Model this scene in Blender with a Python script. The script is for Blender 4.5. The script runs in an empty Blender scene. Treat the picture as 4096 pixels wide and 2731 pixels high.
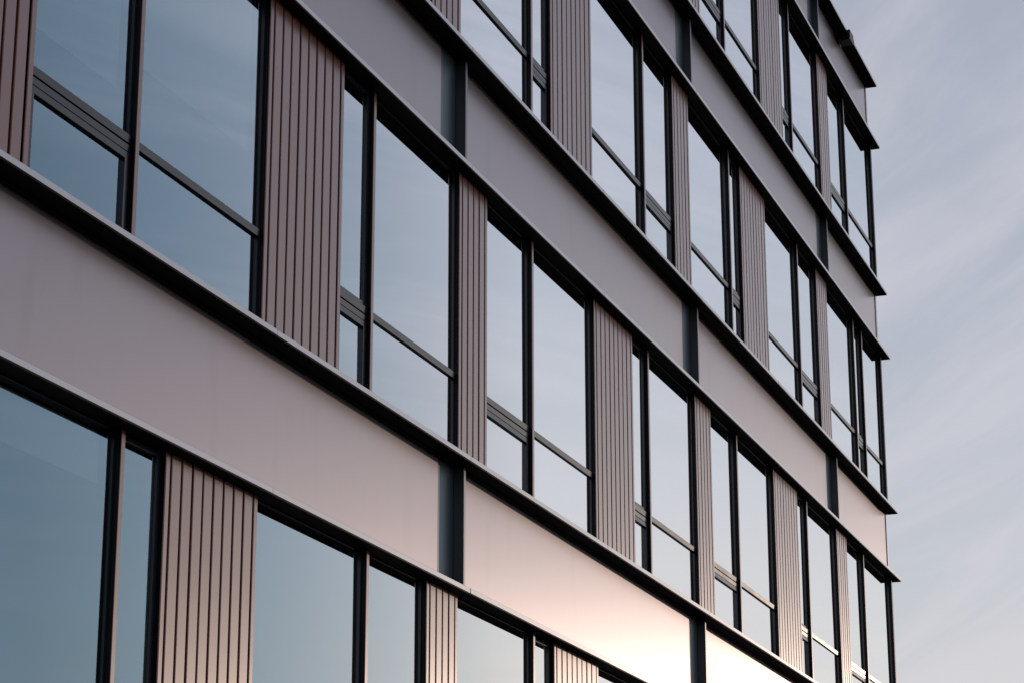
import bpy, bmesh, math, random
from mathutils import Matrix, Vector
random.seed(7)
SC = bpy.context.scene
COL = SC.collection

# ------------------------------------------------------------------ camera
GZ = 7.25                                   # height of the first sill ledge above the ground
cam_d = bpy.data.cameras.new('camera'); cam = bpy.data.objects.new('camera', cam_d); COL.objects.link(cam)
rt = Vector((0.33850871, -0.94096236, -0.00130274)); up = Vector((-0.27387191, -0.09984904, 0.95656905)); fw = Vector((0.90022554, 0.32345017, 0.29150293))
cl = Vector((-17.86438, -6.83284, -4.69425 + GZ))
cam.matrix_world = Matrix(((rt.x, up.x, -fw.x, cl.x), (rt.y, up.y, -fw.y, cl.y), (rt.z, up.z, -fw.z, cl.z), (0, 0, 0, 1)))
cam_d.sensor_fit = 'HORIZONTAL'; cam_d.sensor_width = 36.0; cam_d.lens = 83.634
cam_d.clip_start = 0.1; cam_d.clip_end = 8000
SC.camera = cam

# ------------------------------------------------------------------ sky, sun, exposure
SUN_AZ, SUN_EL = -16.5, 4.6                 # degrees; azimuth counted from +X towards +Y
SKY_STRENGTH = 0.138
SUN_STRENGTH = 0.72
world = bpy.data.worlds.new('World'); SC.world = world; world.use_nodes = True
wn, wl = world.node_tree.nodes, world.node_tree.links
for n in list(wn): wn.remove(n)
def N(nodes, t, **kw):
    n = nodes.new(t)
    for k, v in kw.items(): setattr(n, k, v)
    return n
w_out = N(wn, 'ShaderNodeOutputWorld'); w_bg = N(wn, 'ShaderNodeBackground')
sky = N(wn, 'ShaderNodeTexSky'); sky.sky_type = 'NISHITA'; sky.sun_disc = False
sky.sun_elevation = math.radians(SUN_EL); sky.sun_rotation = math.radians(90.0 - SUN_AZ)
sky.altitude = 100; sky.air_density = 1.0; sky.dust_density = 0.25; sky.ozone_density = 2.4
# thin cirrus veil in front of the blue, in long soft streaks
tc = N(wn, 'ShaderNodeTexCoord'); sep = N(wn, 'ShaderNodeSeparateXYZ'); wl.new(tc.outputs['Generated'], sep.inputs[0])
zz = N(wn, 'ShaderNodeMath', operation='MAXIMUM'); zz.inputs[1].default_value = 0.03; wl.new(sep.outputs['Z'], zz.inputs[0])
zo = N(wn, 'ShaderNodeMath', operation='ADD'); zo.inputs[1].default_value = 0.12; wl.new(zz.outputs[0], zo.inputs[0])
dx = N(wn, 'ShaderNodeMath', operation='DIVIDE'); wl.new(sep.outputs['X'], dx.inputs[0]); wl.new(zo.outputs[0], dx.inputs[1])
dy = N(wn, 'ShaderNodeMath', operation='DIVIDE'); wl.new(sep.outputs['Y'], dy.inputs[0]); wl.new(zo.outputs[0], dy.inputs[1])
cmb = N(wn, 'ShaderNodeCombineXYZ'); wl.new(dx.outputs[0], cmb.inputs[0]); wl.new(dy.outputs[0], cmb.inputs[1])
mr0 = N(wn, 'ShaderNodeMapping'); mr0.inputs['Rotation'].default_value = (0, 0, math.radians(-38)); wl.new(cmb.outputs[0], mr0.inputs[0])
mp = N(wn, 'ShaderNodeMapping'); mp.inputs['Scale'].default_value = (1.1, 5.2, 1); mp.inputs['Location'].default_value = (0.4, 2.3, 0)
wl.new(mr0.outputs[0], mp.inputs[0])
n1 = N(wn, 'ShaderNodeTexNoise'); n1.inputs['Scale'].default_value = 0.9; n1.inputs['Detail'].default_value = 7; n1.inputs['Roughness'].default_value = 0.62; n1.inputs['Distortion'].default_value = 0.6
wl.new(mp.outputs[0], n1.inputs['Vector'])
cr = N(wn, 'ShaderNodeMapRange'); cr.interpolation_type = 'SMOOTHSTEP'
cr.inputs[1].default_value = 0.38; cr.inputs[2].default_value = 0.66; cr.inputs[3].default_value = 0.25; cr.inputs[4].default_value = 0.57
wl.new(n1.outputs['Fac'], cr.inputs[0])
mixw = N(wn, 'ShaderNodeMix', data_type='RGBA'); mixw.inputs[7].default_value = (4.45, 4.4, 5.0, 1)
wl.new(cr.outputs[0], mixw.inputs[0]); wl.new(sky.outputs[0], mixw.inputs[6])
# haze: thicker along the longer low-angle path through the air
hz = N(wn, 'ShaderNodeMath', operation='ADD'); hz.inputs[1].default_value = 0.08; wl.new(zz.outputs[0], hz.inputs[0])
hd = N(wn, 'ShaderNodeMath', operation='DIVIDE'); hd.inputs[0].default_value = 0.115; wl.new(hz.outputs[0], hd.inputs[1])
mixh = N(wn, 'ShaderNodeMix', data_type='RGBA'); mixh.inputs[7].default_value = (5.4, 4.85, 4.8, 1)
wl.new(hd.outputs[0], mixh.inputs[0]); wl.new(mixw.outputs[2], mixh.inputs[6])
wl.new(mixh.outputs[2], w_bg.inputs['Color']); w_bg.inputs['Strength'].default_value = SKY_STRENGTH
wl.new(w_bg.outputs[0], w_out.inputs['Surface'])

sun_d = bpy.data.lights.new('sun', 'SUN'); sun_o = bpy.data.objects.new('sun', sun_d); COL.objects.link(sun_o)
sun_d.energy = SUN_STRENGTH; sun_d.angle = math.radians(0.53); sun_d.color = (1.0, 0.73, 0.57)
sdir = Vector((math.cos(math.radians(SUN_AZ)) * math.cos(math.radians(SUN_EL)), math.sin(math.radians(SUN_AZ)) * math.cos(math.radians(SUN_EL)), math.sin(math.radians(SUN_EL))))
sun_o.rotation_euler = sdir.to_track_quat('Z', 'Y').to_euler(); sun_o.location = sdir * 300

SC.view_settings.view_transform = 'Standard'; SC.view_settings.look = 'None'
SC.view_settings.exposure = 0.10; SC.view_settings.gamma = 1.0
SC.view_settings.use_curve_mapping = False
SC.render.engine = 'CYCLES'
cy = SC.cycles
cy.use_denoising = True; cy.sample_clamp_direct = 6.0; cy.sample_clamp_indirect = 4.0
cy.max_bounces = 10; cy.glossy_bounces = 6; cy.transparent_max_bounces = 16; cy.diffuse_bounces = 3
cy.caustics_reflective = False; cy.caustics_refractive = False

# ------------------------------------------------------------------ materials
def mat(name, base, rough, metallic=0.0, ior=1.5, vary=0.10, streak=0.0, scale=3.0, rvary=0.05, coat=0.0, coat_ior=1.8, wave=0.0, stain=0.0):
    m = bpy.data.materials.new(name); m.use_nodes = True
    nt = m.node_tree; ns, ln = nt.nodes, nt.links
    b = ns['Principled BSDF']
    b.inputs['Metallic'].default_value = metallic; b.inputs['IOR'].default_value = ior
    tco = N(ns, 'ShaderNodeTexCoord')
    nz = N(ns, 'ShaderNodeTexNoise'); nz.inputs['Scale'].default_value = scale; nz.inputs['Detail'].default_value = 2; nz.inputs['Roughness'].default_value = 0.6
    ln.new(tco.outputs['Object'], nz.inputs['Vector'])
    fac = nz.outputs['Fac']
    if streak:                               # rain streaks: noise stretched down the face
        mpn = N(ns, 'ShaderNodeMapping'); mpn.inputs['Scale'].default_value = (3.2, 1.0, 0.16); ln.new(tco.outputs['Object'], mpn.inputs[0])
        n2 = N(ns, 'ShaderNodeTexNoise'); n2.inputs['Scale'].default_value = 1.6; n2.inputs['Detail'].default_value = 2; ln.new(mpn.outputs[0], n2.inputs['Vector'])
        mx = N(ns, 'ShaderNodeMix', data_type='FLOAT'); mx.inputs[0].default_value = streak
        ln.new(fac, mx.inputs[2]); ln.new(n2.outputs['Fac'], mx.inputs[3]); fac = mx.outputs[0]
    mr = N(ns, 'ShaderNodeMapRange'); mr.inputs[1].default_value = 0.1; mr.inputs[2].default_value = 0.9
    mr.inputs[3].default_value = 1 - vary; mr.inputs[4].default_value = 1 + vary; ln.new(fac, mr.inputs[0])
    vm = N(ns, 'ShaderNodeVectorMath', operation='SCALE'); vm.inputs[0].default_value = base; ln.new(mr.outputs[0], vm.inputs['Scale'])
    colour = vm.outputs[0]
    if stain:                                # sparse thin run-off marks with a shape of their own
        mps = N(ns, 'ShaderNodeMapping'); mps.inputs['Scale'].default_value = (3.0, 1.0, 0.6); ln.new(tco.outputs['Object'], mps.inputs[0])
        n3 = N(ns, 'ShaderNodeTexNoise'); n3.inputs['Scale'].default_value = 1.0; n3.inputs['Detail'].default_value = 3; ln.new(mps.outputs[0], n3.inputs['Vector'])
        ss = N(ns, 'ShaderNodeMapRange'); ss.interpolation_type = 'SMOOTHSTEP'; ss.inputs[1].default_value = 0.56; ss.inputs[2].default_value = 0.78
        ss.inputs[3].default_value = 1.0; ss.inputs[4].default_value = 1.0 - 2.2 * stain; ln.new(n3.outputs['Fac'], ss.inputs[0])
        v2 = N(ns, 'ShaderNodeVectorMath', operation='SCALE'); ln.new(colour, v2.inputs[0]); ln.new(ss.outputs[0], v2.inputs['Scale']); colour = v2.outputs[0]
    ln.new(colour, b.inputs['Base Color'])
    rr = N(ns, 'ShaderNodeMapRange'); rr.inputs[1].default_value = 0.1; rr.inputs[2].default_value = 0.9
    rr.inputs[3].default_value = rough + rvary; rr.inputs[4].default_value = rough - rvary; ln.new(fac, rr.inputs[0])
    ln.new(rr.outputs[0], b.inputs['Roughness'])
    if coat:                                 # clear lacquer over the metal flake
        b.inputs['Coat Weight'].default_value = coat; b.inputs['Coat IOR'].default_value = coat_ior; b.inputs['Coat Roughness'].default_value = rough
    if wave:
        nb = N(ns, 'ShaderNodeTexNoise'); nb.inputs['Scale'].default_value = 0.8; nb.inputs['Detail'].default_value = 1; ln.new(tco.outputs['Object'], nb.inputs['Vector'])
        bp = N(ns, 'ShaderNodeBump'); bp.inputs['Strength'].default_value = 1.0; bp.inputs['Distance'].default_value = wave
        ln.new(nb.outputs['Fac'], bp.inputs['Height']); ln.new(bp.outputs[0], b.inputs['Normal'])
    return m
M = {}
M['spandrel'] = mat('champagne_metal_panel', (0.195, 0.170, 0.207), 0.34, metallic=0.85, vary=0.035, streak=0.5, scale=1.3, rvary=0.02, stain=0.05, coat=1.0)
M['ledge'] = mat('grey_metal_ledge', (0.38, 0.365, 0.385), 0.24, metallic=1.0, vary=0.06, scale=2.0, rvary=0.02, coat=1.0, coat_ior=1.6)
M['clad'] = mat('brown_coated_metal', (0.165, 0.050, 0.040), 0.28, metallic=0.0, ior=1.45, vary=0.07, scale=2.5, rvary=0.03, coat=1.0, coat_ior=1.55)
M['groove'] = mat('dark_joint', (0.006, 0.005, 0.005), 0.7, vary=0.05)
M['fin'] = mat('shade_black_fin', (0.007, 0.0065, 0.0085), 0.30, ior=1.25, vary=0.08, scale=3)  # blue-black of the shaded side faces put into the base colour
M['frame'] = mat('slate_grey_frame', (0.012, 0.018, 0.027), 0.20, ior=1.55, vary=0.08, scale=3)
M['column'] = mat('blue_grey_cover', (0.014, 0.023, 0.032), 0.34, ior=1.45, vary=0.06, scale=1.5, coat=1.0, coat_ior=1.5)
M['cover'] = mat('blue_grey_cover_sheet', (0.10, 0.14, 0.17), 0.36, metallic=0.7, vary=0.05, scale=1.5)
M['trim'] = mat('black_soffit_trim', (0.006, 0.006, 0.009), 0.6, ior=1.2, vary=0.05)  # bluish black set to the tone of the shadows
M['concrete'] = mat('concrete', (0.30, 0.29, 0.28), 0.8, vary=0.10, scale=1.5)
M['plaster'] = mat('interior_plaster', (0.16, 0.16, 0.165), 0.8, vary=0.04, scale=1.0)
M['blind'] = mat('blind_fabric', (0.62, 0.66, 0.68), 0.8, vary=0.05, scale=6)
M['ground'] = mat('asphalt', (0.030, 0.030, 0.032), 0.9, ior=1.2, vary=0.25, scale=0.6)
M['paving'] = mat('paving_stone', (0.075, 0.073, 0.07), 0.85, ior=1.25, vary=0.2, scale=0.9)

def glass_mats():
    g = bpy.data.materials.new('coated_glass'); g.use_nodes = True
    ns, ln = g.node_tree.nodes, g.node_tree.links
    for n in list(ns): ns.remove(n)
    out = N(ns, 'ShaderNodeOutputMaterial'); mixs = N(ns, 'ShaderNodeMixShader')
    tr = N(ns, 'ShaderNodeBsdfTransparent'); tr.inputs[0].default_value = (0.84, 0.90, 0.92, 1)
    gl = N(ns, 'ShaderNodeBsdfGlossy'); gl.inputs['Roughness'].default_value = 0.012; gl.inputs['Color'].default_value = (0.90, 0.97, 1.0, 1)
    fr = N(ns, 'ShaderNodeFresnel'); fr.inputs['IOR'].default_value = 1.8
    fm = N(ns, 'ShaderNodeMapRange'); fm.inputs[1].default_value = 0.13; fm.inputs[2].default_value = 0.235; fm.inputs[3].default_value = 0.36; fm.inputs[4].default_value = 0.97
    ln.new(fr.outputs[0], fm.inputs[0])
    tm = N(ns, 'ShaderNodeMapRange'); tm.inputs[1].default_value = 0.12; tm.inputs[2].default_value = 0.215; ln.new(fr.outputs[0], tm.inputs[0])
    tint = N(ns, 'ShaderNodeMix', data_type='RGBA'); tint.inputs[6].default_value = (0.50, 0.78, 0.98, 1); tint.inputs[7].default_value = (0.93, 0.97, 1.0, 1)
    ln.new(tm.outputs[0], tint.inputs[0]); ln.new(tint.outputs[2], gl.inputs['Color'])
    tco = N(ns, 'ShaderNodeTexCoord'); nb = N(ns, 'ShaderNodeTexNoise'); nb.inputs['Scale'].default_value = 0.7; nb.inputs['Detail'].default_value = 1
    ln.new(tco.outputs['Object'], nb.inputs['Vector'])
    bp = N(ns, 'ShaderNodeBump'); bp.inputs['Strength'].default_value = 1.0; bp.inputs['Distance'].default_value = 0.002
    ln.new(nb.outputs['Fac'], bp.inputs['Height']); ln.new(bp.outputs[0], gl.inputs['Normal'])
    ln.new(fm.outputs[0], mixs.inputs[0]); ln.new(tr.outputs[0], mixs.inputs[1]); ln.new(gl.outputs[0], mixs.inputs[2])
    ln.new(mixs.outputs[0], out.inputs[0])
    c = bpy.data.materials.new('clear_glass_inner'); c.use_nodes = True
    ns, ln = c.node_tree.nodes, c.node_tree.links
    for n in list(ns): ns.remove(n)
    out = N(ns, 'ShaderNodeOutputMaterial'); tr = N(ns, 'ShaderNodeBsdfTransparent'); tr.inputs[0].default_value = (0.95, 0.97, 0.97, 1)
    ln.new(tr.outputs[0], out.inputs[0])
    return g, c
M['glass'], M['glass_in'] = glass_mats()

# ------------------------------------------------------------------ helpers
def new(name, me, parent=None):
    o = bpy.data.objects.new(name, me); COL.objects.link(o)
    if parent is not None: o.parent = parent
    return o
def add_box(bm, a, b):
    (x0, y0, z0), (x1, y1, z1) = a, b
    v = [bm.verts.new(p) for p in ((x0,y0,z0),(x1,y0,z0),(x1,y1,z0),(x0,y1,z0),(x0,y0,z1),(x1,y0,z1),(x1,y1,z1),(x0,y1,z1))]
    for f in ((3,2,1,0),(4,5,6,7),(0,1,5,4),(1,2,6,5),(2,3,7,6),(3,0,4,7)): bm.faces.new([v[i] for i in f])
def mesh(boxes, name, material, bevel=0.0):
    bm = bmesh.new()
    for a, b in boxes: add_box(bm, a, b)
    if bevel:
        bmesh.ops.bevel(bm, geom=list(bm.edges), offset=bevel, segments=1, profile=0.5, affect='EDGES', clamp_overlap=True)
    me = bpy.data.meshes.new(name); bm.to_mesh(me); bm.free()
    me.materials.append(material)
    return me
def box(name, a, b, material, parent=None, bevel=0.0):
    """a box object whose origin is the low corner"""
    me = mesh([((0, 0, 0), tuple(b[i] - a[i] for i in range(3)))], name, material, bevel)
    o = new(name, me, parent); o.location = a
    return o
_cache = {}
def shared_box(name, a, b, material, parent=None, bevel=0.0):
    key = (name, material.name, tuple(round(b[i] - a[i], 4) for i in range(3)), bevel)
    if key not in _cache: _cache[key] = mesh([((0, 0, 0), tuple(b[i] - a[i] for i in range(3)))], name, material, bevel)
    o = new(name, _cache[key], parent); o.location = a
    return o
def bar(name, a, b, material, parent, taper):
    """frame bar whose face leans back towards its lower edge"""
    o = box(name, a, b, material, parent, 0.0)
    for v in o.data.vertices:
        if v.co.y < 1e-4 and v.co.z < 1e-4: v.co.y += taper
    return o
def pane(a, b, parent):
    o = box('pane', a, b, M['glass'], parent)
    o.rotation_euler = (random.uniform(-0.0018, 0.0018), 0, random.uniform(-0.0018, 0.0018))   # panes never sit perfectly flush
    o.data.materials.append(M['glass_in'])
    for p in o.data.polygons: p.material_index = 0 if p.normal.y < -0.5 else 1
    return o
def tag(o, label, cat, group=None, kind=None):
    if label: o['label'] = label
    if cat: o['category'] = cat
    if group: o['group'] = group
    if kind: o['kind'] = kind

# ------------------------------------------------------------------ ground
g = new('ground', mesh([((-3000, -3000, -0.5), (3000, 3000, 0.0))], 'ground', M['ground'])); g['kind'] = 'structure'
pv = new('pavement', mesh([((-40, -3.2, 0.004), (30, 0.6, 0.13))], 'pavement', M['paving'], 0.01)); pv['kind'] = 'structure'

# ------------------------------------------------------------------ the building
B = new('office_building', None); B.location = (0, 0, 0)
tag(B, 'modern office block with dark window bands, pale metal spandrels and brown ribbed cladding', 'building')

YL, YF, YG, YP = -0.190, -0.080, -0.030, 0.0        # ledge front, fin front, glass, spandrel panel
MOD, X0, XEND = 3.67, -0.36, 18.52
KMIN, KMAX = -3, 4
XLEFT = X0 + MOD * KMIN
ZL = {-2: -4.683, -1: -3.600, 0: -1.0845, 1: 0.0, 2: 2.5201, 3: 3.6, 4: 6.1250, 5: 7.1950, 6: 9.7260, 7: 10.8251}
ZL = {k: v + GZ for k, v in ZL.items()}
LT = 0.043                                           # ledge lip height
JOINT = 0.006

# ledges: one sheet-metal length per module, open joints between them
for i in range(-2, 8):
    xs = [X0 + MOD * k for k in range(KMIN, KMAX + 2)] + [XEND]
    back = 0.020 if i != 7 else 0.35
    for j in range(len(xs) - 1):
        if xs[j + 1] - xs[j] < 0.1: continue
        a = xs[j] + JOINT / 2; b = xs[j + 1] - (JOINT / 2 if j < len(xs) - 2 else 0)
        dy = random.uniform(-0.0015, 0.0015)
        lg = box('ledge', (a, YL + dy, ZL[i]), (b, back, ZL[i] + LT), M['ledge'], B, 0.003)
        box('soffit', (0.0, 0.006, -0.006), (b - a, back - YL - 0.002, -0.0005), M['trim'], lg)  # black board added so the ledge underside renders as dark shade

# spandrel bands: pale metal panels between columns, column covers with a thin fin
POSTS = [-7.644, -0.234, 7.176, 14.55]
for lo, hi in ((-2, -1), (0, 1), (2, 3), (4, 5), (6, 7)):
    z0, z1 = ZL[lo] + LT, ZL[hi]
    edges = []
    for p in POSTS:
        box('column_cover', (p - 0.375, YP + 0.012, z0), (p + 0.245, YP + 0.05, z1 - 0.007), M['cover'], B)
        box('column_fin', (p, YF, z0), (p + 0.045, YP + 0.0115, z1 - 0.007), M['column'], B, 0.003)
        edges += [p - 0.375, p + 0.245]
    edges = [XLEFT] + edges + [18.43]
    for j in range(0, len(edges), 2):
        a, b = edges[j] + 0.001, edges[j + 1] - 0.001
        box('spandrel_panel', (a, YP, z0), (b, YP + 0.04, z1 - 0.008), M['spandrel'], B)
        box('soffit_trim', (a, YP - 0.04, z1 - 0.020), (b, YP - 0.001, z1 - 0.0065), M['trim'], B)
    box('corner_trim', (18.431, YP - 0.012, z0), (18.515, YP + 0.05, z1 - 0.007), M['spandrel'], B, 0.004)

# ribbed cladding between the windows
GROOVE, EDGE = 0.027, 0.050
PITCH = {8: 0.1436, 4: 0.1338}
WIDE, NARROW = 8 * PITCH[8] + GROOVE + 2 * EDGE, 4 * PITCH[4] + GROOVE + 2 * EDGE
def cladding(x, wide, z0, z1):
    n = 8 if wide else 4
    edge, pitch = EDGE, PITCH[n]
    w = WIDE if wide else NARROW
    c = new('cladding_panel', mesh([((0.011, 0.044, 0), (w - 0.011, 0.10, z1 - z0))], 'cladding_panel', M['groove']), B)
    c.location = (x, YF, z0)
    h = z1 - z0
    def slat(a, b, d=0.036):
        jy = random.uniform(-0.0012, 0.0012)
        shared_box('slat', (a, jy, 0.0), (b, d + jy, h), M['clad'], c, 0.004)
    slat(-0.002, edge, 0.012)
    for i in range(n): slat(edge + GROOVE + i * pitch, edge + (i + 1) * pitch)
    slat(w - edge, w + 0.002, 0.012)
    # returns on both flanks, black so the sides look shaded
    shared_box('return', (-0.0015, 0.0145, 0), (0.0105, 0.095, h), M['fin'], c)
    shared_box('return', (w - 0.0105, 0.0145, 0), (w + 0.0015, 0.095, h), M['fin'], c)
    return w
def fin(x, z0, z1):
    o = box('mullion_fin', (x, YF + 0.0065, z0), (x + 0.045, 0.05, z1), M['fin'], B)  # body black behind the brown cap: side shade is in the colour
    shared_box('fin_cap', (0, -0.0065, 0), (0.045, -0.0005, z1 - z0), M['clad'], o, 0.0015)

def window(xa, xb, z0, z1, vent, blind=None):
    """outer frame (part) with panes, transom, vent casement and blind (sub-parts)"""
    fy0, fy1 = YG - 0.010, 0.03
    fw_, w, h = 0.022, xb - xa, z1 - z0
    me = mesh([((0, 0, 0), (fw_, fy1 - fy0, h)), ((w - fw_, 0, 0), (w, fy1 - fy0, h)),
               ((fw_, 0, 0), (w - fw_, fy1 - fy0, 0.03)), ((fw_, 0, h - 0.012), (w - fw_, fy1 - fy0, h))], 'window', M['frame'])
    o = new('window', me, B); o.location = (xa, fy0, z0)
    def L(p): return (p[0] - xa, p[1] - fy0, p[2] - z0)
    tz0, tz1 = z0 - LT + 0.704, z0 - LT + 0.755
    pane(L((xa + fw_, YG, tz1)), L((xb - fw_, YG + 0.012, z1 - 0.012)), o)
    bar('transom', L((xa + fw_, YG - 0.024, tz0)), L((xb - fw_ + 0.004, 0.03, tz1)), M['frame'], o, 0.0045)
    if not vent:
        pane(L((xa + fw_, YG, z0 + 0.03)), L((xb - fw_, YG + 0.012, tz0)), o)
    else:
        s = 0.044
        # head bar, then the casement frame, each with a thin black gap between
        bar('vent_head', L((xa + fw_, YG - 0.022, tz0 - 0.058)), L((xb - fw_, 0.02, tz0 - 0.016)), M['frame'], o, 0.0037)
        c0, c1 = z0 + 0.038, tz0 - 0.066
        v0 = L((xa + fw_ + 0.006, YG - 0.020, c0)); v1 = L((xb - fw_ - 0.006, 0.02, c1))
        W_, D_, H_ = v1[0] - v0[0], v1[1] - v0[1], v1[2] - v0[2]
        me = mesh([((0, 0, 0), (s, D_, H_)), ((W_ - s, 0, 0), (W_, D_, H_)), ((s, 0, 0), (W_ - s, D_, s)), ((s, 0, H_ - s), (W_ - s, D_, H_))], 'vent_casement', M['frame'])
        vc = new('vent_casement', me, o); vc.location = v0
        pane((v0[0] + s, v0[1] + 0.022, v0[2] + s), (v1[0] - s, v0[1] + 0.034, v1[2] - s), o)
        if w < 0.8:                              # narrow lights open above the transom as well
            u0 = L((xa + fw_ + 0.004, YG - 0.014, tz1 + 0.004)); u1 = L((xb - fw_ - 0.004, YG - 0.001, z1 - 0.016))
            W_, D_, H_ = u1[0] - u0[0], u1[1] - u0[1], u1[2] - u0[2]
            me = mesh([((0, 0, 0), (0.03, D_, H_)), ((W_ - 0.03, 0, 0), (W_, D_, H_)), ((0.03, 0, 0), (W_ - 0.03, D_, 0.03)), ((0.03, 0, H_ - 0.03), (W_ - 0.03, D_, H_))], 'upper_casement', M['frame'])
            uc = new('upper_casement', me, o); uc.location = u0
    if blind is not None:
        bo = box('roller_blind', L((xa + 0.03, 0.055, blind)), L((xb - 0.03, 0.060, z1 - 0.02)), M['blind'], o)
        box('blind_rail', L((xa + 0.03, 0.052, blind - 0.02)), L((xb - 0.03, 0.063, blind - 0.0005)), M['blind'], o)
    return o

BL = {('B', -2, 0): 1.10, ('B', -2, 1): 1.36, ('A', -2, 0): -1.40}
def floor_row(tagc, lo, hi, style, kmin=KMIN):
    """style 'B': cladding starts each module; style 'A': cladding ends each module"""
    z0, z1 = ZL[lo] + LT, ZL[hi] - 0.0065
    for k in range(kmin, KMAX + 1):
        off = (lambda q: {-3: -0.05, -2: -0.04, -1: -0.02}.get(q, 0.0)) if style == 'B' else (lambda q: 0.0)   # the near bays are a touch wider set
        x = X0 + MOD * k + off(k); xm = X0 + MOD * k + 1.83; xn = X0 + MOD * (k + 1) + off(k + 1)
        wide = (k % 2 != 0)
        def bl(i):
            v = BL.get((tagc, k, i))
            if v is not None: return v + GZ
            return None
        if style == 'B':
            w = cladding(x, wide, z0, z1)
            fin(xm, z0, z1)
            window(x + w, xm, z0, z1, True, bl(0))
            if k < KMAX: window(xm + 0.045, xn, z0, z1, False, bl(1))
            else:
                window(xm + 0.045, 18.255, z0, z1, False)
        else:
            fin(xm, z0, z1)
            nw = ((k + 1) % 2 != 0)
            w = WIDE if nw else NARROW
            window(x, xm, z0, z1, False, bl(0))
            if k < KMAX:
                window(xm + 0.045, x + MOD - w, z0, z1, True, bl(1))
                cladding(x + MOD - w, nw, z0, z1)
            else:
                fin(xm + 0.62, z0, z1)
                window(xm + 0.045, xm + 0.62, z0, z1, True)
                window(xm + 0.665, 18.255, z0, z1, False)
    # corner post
    box('corner_post', (18.255, YF, z0), (18.335, 0.05, z1), M['fin'], B, 0.003)
    box('corner_trim', (18.345, YF + 0.02, z0), (18.375, 0.05, z1), M['ledge'], B, 0.003)

floor_row('A', -1, 0, 'A')
floor_row('B', 1, 2, 'B')
floor_row('C', 3, 4, 'A', -2)
floor_row('D', 5, 6, 'B', -1)

# ground storey, below the picture: plain glazing between fins
z0, z1 = 0.13, ZL[-2]
for k in range(KMIN, KMAX + 1):
    x = X0 + MOD * k
    fin(x, z0, z1); fin(x + 1.83, z0, z1)
    for a, b in ((x + 0.045, x + 1.83), (x + 1.875, min(x + MOD, 18.3))):
        o = new('window', mesh([((0, 0, 0), (b - a, 0.06, 0.25)), ((0, 0, z1 - z0 - 0.05), (b - a, 0.06, z1 - z0))], 'window', M['frame']), B); o.location = (a, YG - 0.01, z0)
        pane((0, 0.010, 0.25), (b - a, 0.022, z1 - z0 - 0.05), o)

# carcass: slabs, rear and end walls, flat roof
DEPTH = 11.0
for lo, hi in ((-2, -1), (0, 1), (2, 3), (4, 5)):
    box('floor_slab', (XLEFT, 0.065, ZL[lo] + 0.30), (18.38, DEPTH, ZL[hi] - 0.02), M['plaster'], B)
box('roof_slab', (XLEFT, 0.065, ZL[6] + 0.30), (18.38, DEPTH, ZL[7] - 0.05), M['concrete'], B)
box('rear_wall', (XLEFT, DEPTH + 0.002, 0.0), (18.38, DEPTH + 0.3, ZL[7] - 0.05), M['plaster'], B)
box('core_wall', (XLEFT, 5.6, 0.13), (18.30, 5.75, ZL[6] + 0.29), M['plaster'], B)
box('end_wall', (18.385, 0.06, 0.0), (18.505, DEPTH + 0.3, ZL[7]), M['spandrel'], B, 0.004)
box('end_wall', (XLEFT - 0.3, 0.0, 0.0), (XLEFT - 0.004, DEPTH + 0.3, ZL[7]), M['spandrel'], B, 0.004)

# ------------------------------------------------------------------ small fixture under the roof ledge
F = new('roof_edge_fixture', None); F.location = (16.20, YL, ZL[7])
tag(F, 'small dark box fixture clamped under the top roof ledge near the building corner', 'fixture')
box('housing', (0.0, -0.040, -0.100), (0.34, 0.176, -0.0075), M['fin'], F, 0.012)
box('clamp', (0.03, -0.036, -0.0070), (0.31, -0.002, LT + 0.012), M['fin'], F, 0.006)
box('bracket', (-0.16, 0.130, -0.050), (-0.001, 0.182, -0.028), M['fin'], F, 0.004)
box('lens', (0.05, 0.0, -0.110), (0.28, 0.11, -0.1005), M['frame'], F, 0.003)
